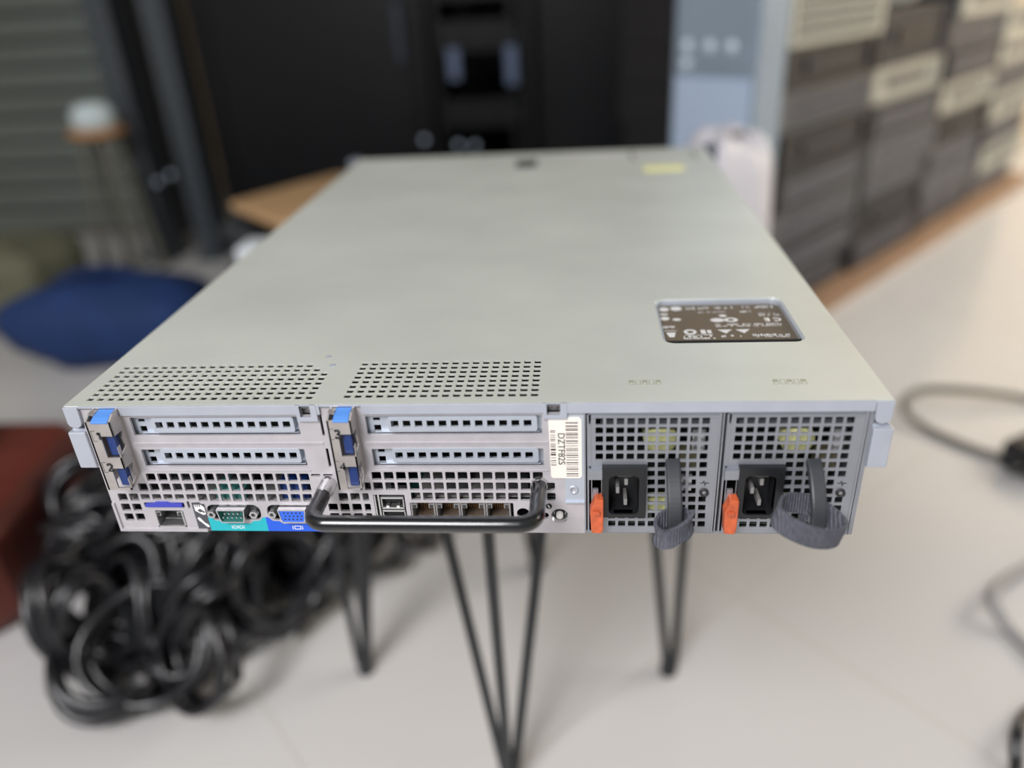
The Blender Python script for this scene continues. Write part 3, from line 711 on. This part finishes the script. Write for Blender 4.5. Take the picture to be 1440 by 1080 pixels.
spots = [(tuple(heap(s_[0], s_[1])), s_[2:5], s_[5], s_[6], s_[7]) for s_ in seen]
px = 172
while px < 640:
    top = 690 if px < 165 else 735; y = pyb(px)-68
    while y > top:
        spots.append((tuple(heap(px+rndc.uniform(-18, 18), y+rndc.uniform(-12, 12), .05)), (rndc.uniform(10, 80), rndc.uniform(-30, 30), rndc.uniform(0, 360)), rndc.randrange(3), rndc.uniform(.85, 1.05), None)); y -= 62
    px += 58
px = 205
while px < 640:
    top = 700; y = pyb(px)-90
    while y > top:
        spots.append((tuple(heap(px+rndc.uniform(-18, 18), y, .16)), (rndc.uniform(0, 60), rndc.uniform(-30, 30), rndc.uniform(0, 360)), rndc.randrange(3), rndc.uniform(1.0, 1.2), None)); y -= 75
    px += 70
used = set()
for (p, r, k, sc, lb) in spots:
    o = protos[k] if k not in used else copy_tree(protos[k]); used.add(k)
    ext = (.088*abs(math.sin(R_(r[0])))+.020)*sc
    p = (p[0], p[1], max(p[2], ZF+ext))
    o.location = p; o.rotation_euler = tuple(R_(a) for a in r); o.scale = (sc, sc, sc)
    tag(o, lb or LBL, 'power cable', 'coiled power cables in the heap')
# --- red-brown seat at the frame edge
rb_ = empty('leather_seat', (-.985, .52, ZF)); tag(rb_, 'reddish-brown leather floor seat beside the cable heap', 'seat')
leather = mat('red_leather', (98, 44, 33), .5, 0, .2, 12); leather2 = mat('dark_leather', (62, 32, 26), .55, 0, .2, 12)
b = MB(); b.prism([(-.22, -.17), (.16, -.20), (.245, -.10), (.19, .20), (-.22, .2)], 'xy', .0, .18)
b.build('base_cushion', leather, rb_, bevel=.03)
b = MB(); b.lathe((-.04, .0, .178), [(0, 0), (.12, 0), (.15, .03), (.15, .09), (.11, .13), (0, .14)], 'z', 28)
b.build('top_cushion', leather2, rb_)
# --- blue and grey-green bags
def bag(name, loc, rz, sx, sy, sz, mtl, label, cat, seed, strapm):
    o = empty(name, loc, rz); tag(o, label, cat); r_ = random.Random(seed); b = MB(); nu, nv = 28, 14; vs = []
    ph = [r_.uniform(0, 6.28) for _ in range(6)]
    for j in range(nv+1):
        v = math.pi*j/nv
        for i in range(nu):
            u = 2*math.pi*i/nu; e = .62
            cx, cy, cz = math.cos(u), math.sin(u), math.cos(v); sv = math.sin(v)**e
            f = lambda t: math.copysign(abs(t)**.6, t)
            w = 1+.05*math.sin(3*u+ph[0]+2*v)+.04*math.sin(5*v+ph[1])+.03*math.sin(7*u+ph[2])
            vs.append((f(cx)*sv*sx*w, f(cy)*sv*sy*w, max(0, sz/2+f(cz)*sz/2*w)))
    fs = [(j*nu+i, j*nu+(i+1) % nu, (j+1)*nu+(i+1) % nu, (j+1)*nu+i) for j in range(nv) for i in range(nu)]
    b.idx(vs, fs, 0, True); b.build('body', mtl, o)
    b = MB(); b.ribbon([(sx*.5*math.cos(t), -sy*.2, sz*.93+.05*math.sin(t)) for t in [math.pi*k/12 for k in range(13)]], (0, 1, 0), .03, .006); b.build('strap', strapm, o)
    return o
bluecl = mat('blue_cloth', (18, 48, 98), .8, 0, .25, 10); greencl = mat('grey_green_cloth', (104, 104, 84), .85, 0, .2, 10)
bag('cloth_bag', (-1.11, 1.36, ZF), R_(8), .24, .13, .20, bluecl, 'blue cloth bag lying on the floor before the black racks', 'bag', 4, bluecl)
bag('cloth_bag', (-1.60, 1.60, ZF), R_(5), .24, .16, .24, greencl, 'grey-green cloth bag slumped beside the blue bag', 'bag', 9, greencl)
# ================================================================== BACKGROUND
wallm = mat('wall_beige', (216, 198, 172), .8, 0, .08, 3)
b = MB(); b.box(-3.6, 3.6, 3.55, 3.6, ZF, 1.8); struct(b.build('wall_back', wallm))
b = MB(); b.box(-3.65, -3.6, -2.6, 3.6, ZF, 1.8); struct(b.build('wall_left', wallm))
b = MB(); b.box(3.6, 3.65, -2.6, 3.6, ZF, 1.8); struct(b.build('added_wall_right', wallm))  # unseen wall, added to cut sky light from this side
b = MB(); b.box(-3.6, 3.6, .1, 3.6, 1.82, 1.87); struct(b.build('added_ceiling', mat('ceiling_grey', (150, 150, 148), .9)))  # unseen slab, added to darken the back of the room
# roller shutter
sh = MB(); n = 26
for k in range(n):
    z = ZF+.02+k*.085; sh.prism([(2.48, z), (2.455, z+.010), (2.450, z+.045), (2.460, z+.078), (2.48, z+.085)], 'yz', -3.4, -1.50, 0)
shm = mat('shutter_grey', (112, 120, 116), .45, .3, .15, 4, stretch=(.3, 1, 3))
so = empty('roller_shutter', (-2.45, 2.48, ZF)); tag(so, 'grey ribbed roller shutter closing off the dim rear corner', 'shutter')
q = sh.build('curtain', shm, so); q.location = (2.45, -2.48, -ZF)
b = MB(); b.box(-1.50, -1.45, 2.44, 2.52, ZF, 1.6); q = b.build('guide_rail', darkgrey, so); q.location = (2.45, -2.48, -ZF)
# racks
rackm = mat('rack_black', (9, 10, 13), .4, 0, .1, 3, spec=.25); railm = mat('rack_rail', (44, 50, 60), .4, .4); doorm = mat('rack_door', (11, 13, 16), .4, spec=.25)
def rack(x0, x1, y, label, style):
    w = x1-x0; o = empty('server_rack', ((x0+x1)/2, y+.35, ZF)); tag(o, label, 'rack', 'black server racks along the back')
    def bd(b, nm, m_, bv=0, lab=None):
        q = b.build(nm, m_, o, bevel=bv); q.location = -o.location; 
        if lab: q['label'] = lab
        return q
    zb = ZF+.07; b = MB()
    for (a, c) in ((x0, x0+.03), (x1-.03, x1)): b.box(a, c, y+.02, y+.70, zb, 1.45)
    b.box(x0, x1, y+.02, y+.70, zb, zb+.03); b.box(x0, x1, y+.02, y+.70, 1.42, 1.45); b.box(x0, x1, y+.66, y+.70, zb, 1.45)
    bd(b, 'cabinet', rackm)
    if style == 'door':
        b = MB(); b.plate(x0+.01, x1-.01, zb+.01, 1.44, y, y+.018, [(x0+.06, x1-.06, zb+.08, 1.38)], 'xz'); b.box(x0+.055, x1-.055, y+.008, y+.014, zb+.075, 1.385, 1)
        d = bd(b, 'door', [rackm, doorm])
        b = MB(); b.box(x1-.05, x1-.03, y-.02, y, .0, .16); b.build('door_handle', railm, d)
    else:
        b = MB()
        for xx in (x0+.05, x1-.07):
            b.plate(xx, xx+.022, zb+.03, 1.42, y+.02, y+.024, [(xx+.007, xx+.015, zb+.05+.044*k, zb+.062+.044*k) for k in range(44)], 'xz')
        bd(b, 'mounting_rail', doorm)
        for (pa_, pb_) in (((637, 68), (637, 112)), ((718, 64), (719, 118))):  # blue-grey bars paint in two soft vertical glows on the rack
            A_, B_ = ony(*pa_, y), ony(*pb_, y); b = MB(); b.box(A_.x-.016, A_.x+.016, y-.01, y+.02, B_.z, A_.z); bd(b, 'glow_bar', mat('glow_blue_grey', (92, 104, 128), .35, .4))
        for k, zz in enumerate((-.40, -.20, .02, .16)):
            b = MB(); b.box(x0+.075, x1-.075, y+.03, y+.5, zz, zz+.085, 0)
            for s_ in range(3): b.box(x0+.10+s_*.08, x0+.15+s_*.08, y+.022, y+.03, zz+.02, zz+.065, 1)
            bd(b, 'rack_unit', [rackm, doorm])
    for sx in (x0+.05, x1-.05):
        b = MB(); b.lathe((sx, y+.08, ZF+.028), [(0, -.012), (.028, -.012), (.028, .012), (0, .012)], 'x', 16, 0); b.box(sx-.02, sx+.02, y+.06, y+.10, ZF+.05, zb, 1); bd(b, 'caster', [blackp, chrome])
    return o
rack(-1.13, -.43, 2.15, 'black enclosed server rack with a plain closed door beside the grey uprights', 'door')
rack(-.42, -.07, 2.10, 'narrow open-front rack between the two closed black doors', 'open')
rack(-.06, .50, 2.18, 'black enclosed server rack next to the pale blue-grey cabinet', 'door')
def bolt(o, px, py, y, r=.010):  # enlarged bolt heads; glints are painted in by the pale colour
    p = ony(px, py, y); b = MB(); b.lathe((p.x, y, p.z), [(0, -.008), (r*.6, -.007), (r, -.002), (r, 0)], 'y', 14); q = b.build('bolt', mat('bolt_glint', (200, 214, 232), .3, .3), o); q.location = -o.location
for (px, py, nm) in ((597, 197, 'server_rack.001'), (645, 204, 'server_rack.001'), (668, 205, 'server_rack.001'), (276, 273, 'server_rack')): bolt(bpy.data.objects[nm], px, py, 2.14 if nm == 'server_rack' else 2.095)
# tall uprights leaning on the rack side
for k, (xa, xb, lb) in enumerate(((-1.42, -1.34, 'outer dark metal upright standing beside the shutter'), (-1.24, -1.17, 'inner dark metal upright standing against the first black rack'))):
    o = empty('rack_upright', ((xa+xb)/2, 2.16, ZF)); tag(o, lb, 'upright', 'loose rack uprights')
    b = MB(); b.plate(xa, xb, ZF+.02, 1.45, 2.10, 2.104, [((xa+xb)/2-.006, (xa+xb)/2+.006, ZF+.05+.05*j, ZF+.066+.05*j) for j in range(38)], 'xz'); b.box(xa, xa+.004, 2.104, 2.22, ZF+.02, 1.45); b.box(xb-.004, xb, 2.104, 2.22, ZF+.02, 1.45)
    q = b.build('post', mat('upright_grey', (74, 80, 86), .4, .3), o); q.location = -o.location
    for (px, py) in (((185, 235),) if k == 0 else ((222, 256), (240, 246))): bolt(o, px, py, 2.098)
    b = MB(); b.box(xa-.01, xb+.01, 2.085, 2.23, ZF, ZF+.02)
    q = b.build('foot', mat('upright_grey', (74, 80, 86), .4), o); q.location = -o.location
# little stool with white seat
so = empty('stool', (-1.40, 1.97, ZF)); tag(so, 'stool with a pale round seat and wooden rim, half hidden by the uprights', 'stool')
b = MB(); b.lathe((0, 0, .47), [(0, .075), (.04, .07), (.06, .05), (.065, 0), (0, 0)], 'z', 28); b.build('seat', mat('seat_white', (198, 212, 214), .5), so)
b = MB(); b.lathe((0, 0, .445), [(0, 0), (.07, 0), (.085, .01), (.08, .025), (0, .025)], 'z', 28); b.build('rim', mat('rim_wood', (176, 128, 82), .5, 0, .2, 20), so)
for k in range(4):
    a = math.pi/4+k*math.pi/2; b = MB(); b.tube([(.05*math.cos(a), .05*math.sin(a), .445), (.065*math.cos(a), .065*math.sin(a), .25), (.09*math.cos(a), .09*math.sin(a), 0)], .012, 10); b.build('leg', mat('stool_frame', (116, 116, 108), .4, .3), so)
# wooden topped bench beyond the server
be = empty('bench', (-.74, 1.55, ZF)); tag(be, 'low bench with a light wooden top and black frame beyond the server', 'bench')
zb = -.22; W = mat('bench_wood', (196, 160, 118), .45, 0, .2, 12, stretch=(1, 6, 1))
P = [onz(322, 283, zb), onz(395, 312, zb), onz(470, 300, zb), onz(560, 235, zb), onz(470, 243, zb), onz(400, 262, zb)]
b = MB(); b.prism([(p.x, p.y) for p in P], 'xy', zb-.022, zb); q = b.build('bench_top', W, be, bevel=.006); q.location = -be.location
for k in (0, 1, 3, 4):
    p = P[k]; c_ = sum(P, Vector())/6; p = p+(c_-p)*.12; b = MB(); b.box(p.x-.014, p.x+.014, p.y-.014, p.y+.014, ZF, zb-.022); q = b.build('leg', legblack, be); q.location = -be.location
bnc = MB()
for zz in (-.295, -.395):
    d_ = (P[1]-P[0]); bnc.tube([P[0]-d_*.12+Vector((0, 0, zz-P[0].z)), P[1]+d_*.1+Vector((0, 0, zz-P[0].z))], .024, 10)
q = bnc.build('side_rail', mat('rail_charcoal', (54, 58, 62), .5), be); q.location = -be.location
pw = onz(375, 334, -.23)
b = MB(); b.box(-.06, .06, -.035, .035, -.37, 0); o = tag(b.build('storage_box', mat('box_white', (214, 220, 226), .5), None, bevel=.006), 'white box beside the wooden bench, mostly hidden by the server', 'box'); o.location = (pw.x+.02, pw.y-.035, -.23)
# pale cabinet and white sack on the warm side
A0 = Vector((.50, 1.40, 0)); DV = Vector((.66, .751, 0)).normalized(); NV = Vector((DV.y, -DV.x, 0)); ang = math.atan2(DV.y, DV.x)
pc = empty('metal_cabinet', (A0.x, A0.y, ZF), ang); tag(pc, 'pale blue-grey steel cabinet standing against the end of the server stacks', 'cabinet')
cabm = mat('cabinet_blue_grey', (140, 156, 172), .4, .2, .1, 4); cabl = mat('cabinet_pale', (176, 194, 218), .35, .1)
b = MB(); b.box(-.125, -.012, .0, .20, .0, 1.9); b.build('cabinet_body', cabm, pc, bevel=.004)
b = MB(); b.box(-.131, -.125, .01, .19, .10, .60); b.build('lower_panel', cabl, pc, bevel=.002)
b = MB(); b.box(-.129, -.125, .01, .19, .62, 1.2); b.build('upper_panel', cabm, pc, bevel=.002)
for (y, z) in ((.165, .66), (.110, .66), (.06, .66), (.165, .625)):
    b = MB(); b.lathe((-.129, y, z), [(.012, 0), (.009, -.006), (0, -.008)], 'x', 16); b.build('round_button', mat('button_pale', (206, 220, 232), .3), pc)
sackm = mat('sack_white', (200, 198, 204), .5, 0, .1, 8)
bag('plastic_sack', (.325, 1.06, ZF), R_(20), .075, .075, .545, sackm, 'tall crumpled white plastic sack standing just beyond the far edge of the server', 'sack', 14, sackm)
b = MB(); b.box(-.055, .055, -.05, .05, 0, .528); o = tag(b.build('parcel', mat('parcel_lilac', (150, 152, 184), .5), None, bevel=.01), 'pale lilac parcel peeking over the far edge of the server', 'parcel'); o.location = (.183, .95, ZF)
# --- stacks of servers on a wooden board
PL = ZF+.03
b = MB(); b.box(0, 1.95, -.06, .46, 0, .03); o = tag(b.build('wooden_board', mat('board_wood', (150, 120, 94), .5, 0, .2, 8, stretch=(1, 6, 1)), None, bevel=.003), 'long wooden board on the floor carrying the stacked servers', 'board'); o.location = (A0.x, A0.y, ZF); o.rotation_euler = (0, 0, ang)
sv_dark = mat('server_dark', (44, 47, 54), .45, .3); sv_mid = mat('server_mid', (92, 95, 100), .4, .4); sv_black = mat('server_black', (20, 22, 27), .45); sv_light = mat('server_light', (172, 173, 165), .4, .35); sv_bay = mat('bay_grey', (76, 80, 90), .4, .3)
def small_server(h, body, face, bay, style):
    root = empty('stacked_server')
    b = MB(); b.box(.004, .446, .012, .44, 0, h-.002); b.build('casing', body, root)
    b = MB()
    if style == 'mesh':
        b.plate(0, .45, 0, h-.002, 0, .010, [(.020+.0255*i, .040+.0255*i, .012+.0235*j, .030+.0235*j) for i in range(16) for j in range(int((h-.02)/.0235))], 'xz')
    else:
        b.plate(0, .45, 0, h-.002, 0, .012, [(.03, .42, .012, h-.014)], 'xz'); b.box(.03, .42, .010, .012, .012, h-.014)
    f = b.build('front_bezel', face, root)
    if style == 'bays':
        n = 4
        for i in range(n):
            b = MB(); b.box(.034+i*.096, .126+i*.096, .002, .010, .016, h/2-.002); b.box(.034+i*.096, .126+i*.096, .002, .010, h/2+.002, h-.018); b.build('drive_bay', bay, f)
    if style == 'strip':
        b = MB(); b.box(.10, .36, .002, .010, h*.35, h*.65); b.build('vent_strip', bay, f)
    return root
kinds = {'a': small_server(.088, sv_black, sv_dark, sv_bay, 'bays'), 'b': small_server(.088, sv_black, sv_black, sv_dark, 'strip'), 'c': small_server(.088, sv_black, sv_mid, sv_bay, 'bays'),
         'd': small_server(.36, sv_black, sv_light, sv_mid, 'mesh'), 'e': small_server(.132, sv_black, sv_dark, sv_black, 'strip'), 'f': small_server(.088, sv_dark, sv_light, sv_mid, 'strip')}
hts = {'a': .088, 'b': .088, 'c': .088, 'd': .36, 'e': .132, 'f': .088}
ORD = ['lowest', 'second from floor', 'third from floor', 'fourth from floor', 'fifth from floor', 'sixth from floor', 'seventh from floor', 'eighth from floor', 'ninth from floor']
STK = ['first board', 'second board', 'third board', 'last board']
DES = {'a': 'dark grey server with drive bays', 'b': 'black server with a vent strip', 'c': 'mid-grey server with drive bays', 'd': 'tall light grey mesh-fronted chassis', 'e': 'thick black server', 'f': 'pale server with a vent strip'}
usedk = set()
for si, seq in enumerate((['a', 'a', 'c', 'a', 'b', 'c', 'b', 'd'], ['a', 'b', 'a', 'c', 'a', 'f', 'e'], ['a', 'c', 'a', 'b', 'f', 'a', 'c', 'f'], ['c', 'f', 'a', 'f', 'c', 'f', 'f'])):
    z = PL
    for k, c in enumerate(seq):
        o = kinds[c] if c not in usedk else copy_tree(kinds[c]); usedk.add(c)
        jx, jy = rndc.uniform(-.006, .006), rndc.uniform(-.012, .012)
        p = A0+DV*(si*.475+.005+jx)-NV*jy; o.location = (p.x, p.y, z); o.rotation_euler = (0, 0, ang)
        tag(o, '%s, %s in the %s stack' % (DES[c], 'topmost' if k == len(seq)-1 else ORD[k], STK[si]), 'server', 'servers stacked on the wooden board')
        z += hts[c]
    if si == 1: ztop = z
o = bag('plastic_wrap', (A0.x+DV.x*.72-NV.x*.2, A0.y+DV.y*.72-NV.y*.2, ztop), ang, .19, .14, .09, mat('wrap_white', (226, 228, 226), .35, 0, .1, 20), 'crumpled white plastic wrap on top of the second server stack', 'plastic wrap', 31, mat('wrap_white', (226, 228, 226)))
# --- loose cables on the floor at the warm side
def cable(name, pts, r, label, ends=True, m_=rubber):
    P = [Vector(p) for p in pts]; out = []
    for i in range(len(P)-1):
        p0, p1, p2, p3 = P[max(0, i-1)], P[i], P[i+1], P[min(len(P)-1, i+2)]
        for k in range(8):
            t = k/8; out.append(.5*((2*p1)+(-p0+p2)*t+(2*p0-5*p1+4*p2-p3)*t*t+(-p0+3*p1-3*p2+p3)*t**3))
    out.append(P[-1]); b = MB(); b.tube(out, r, 10)
    o = b.build(name, m_, None); tag(o, label, 'cable'); return o
zc = ZF+.008
gp = lambda px, py, z=zc: tuple(onz(px, py, z))
gc = mat('cable_grey', (96, 92, 84), .5)
cable('floor_cable', [gp(1480, 568), gp(1420, 556, zc+.01), gp(1360, 549, zc+.02), gp(1300, 548, zc+.02), gp(1274, 560, zc+.02), gp(1276, 582, zc+.01), gp(1310, 606), gp(1360, 628), gp(1410, 643), gp(1470, 652)], .0075, 'grey looped cable on the sunlit floor leading to a black adapter', m_=gc)
cable('floor_cable', [gp(1480, 780), gp(1430, 806, zc+.01), gp(1400, 828, zc+.02), gp(1398, 850, zc+.02), gp(1420, 885), gp(1470, 935)], .008, 'pale grey cable loop entering at the picture edge below the adapter', m_=mat('cable_pale', (150, 148, 148), .5))
cable('floor_cable', [gp(1500, 985), gp(1450, 1000, zc+.01), gp(1432, 1030, zc+.02), gp(1430, 1080), gp(1440, 1150)], .007, 'dark cable loop at the lowest corner of the floor')
pa = onz(1452, 640, ZF+.03)
ad = empty('power_adapter', (pa.x+.02, pa.y, ZF), R_(30)); tag(ad, 'black power adapter lying on the floor at the end of the grey cable', 'adapter')
b = MB(); b.box(-.055, .055, -.045, .045, .001, .055); b.build('adapter_case', blackp, ad, bevel=.01)
b = MB(); b.cyl((-.055, 0, .028), (-.080, 0, .024), .008, 12); b.build('cable_boot', rubber, ad)
# ================================================================== LIGHT
def area(name, loc, target, sx, sy, power, col):
    l = bpy.data.lights.new(name, 'AREA'); l.shape = 'RECTANGLE'; l.size = sx; l.size_y = sy; l.energy = power; l.color = col
    o = bpy.data.objects.new(name, l); COL.objects.link(o); o.location = loc
    o.rotation_euler = (Vector(target)-Vector(loc)).to_track_quat('-Z', 'Y').to_euler(); return o
area('doorway_daylight', (-.75, -1.75, 1.75), (0, .3, -.2), 1.1, 1.0, 90, (1, .985, 1.0))
area('side_window_daylight', (2.5, .9, 1.0), (1.0, .5, -.6), 1.2, 1.0, 26, (1, .93, .80))
area('rear_window_daylight', (3.2, 2.2, 1.0), (1.9, 3.4, .2), 1.3, 1.1, 60, (1, .94, .85))
w = bpy.data.worlds.new('world'); S.world = w; w.use_nodes = True
bg = w.node_tree.nodes['Background']; bg.inputs['Color'].default_value = (.93, .97, 1.0, 1); bg.inputs['Strength'].default_value = .34
S.view_settings.view_transform = 'Standard'; S.view_settings.look = 'None'; S.view_settings.gamma = 1; S.view_settings.exposure = 0
S.view_settings.use_curve_mapping = False
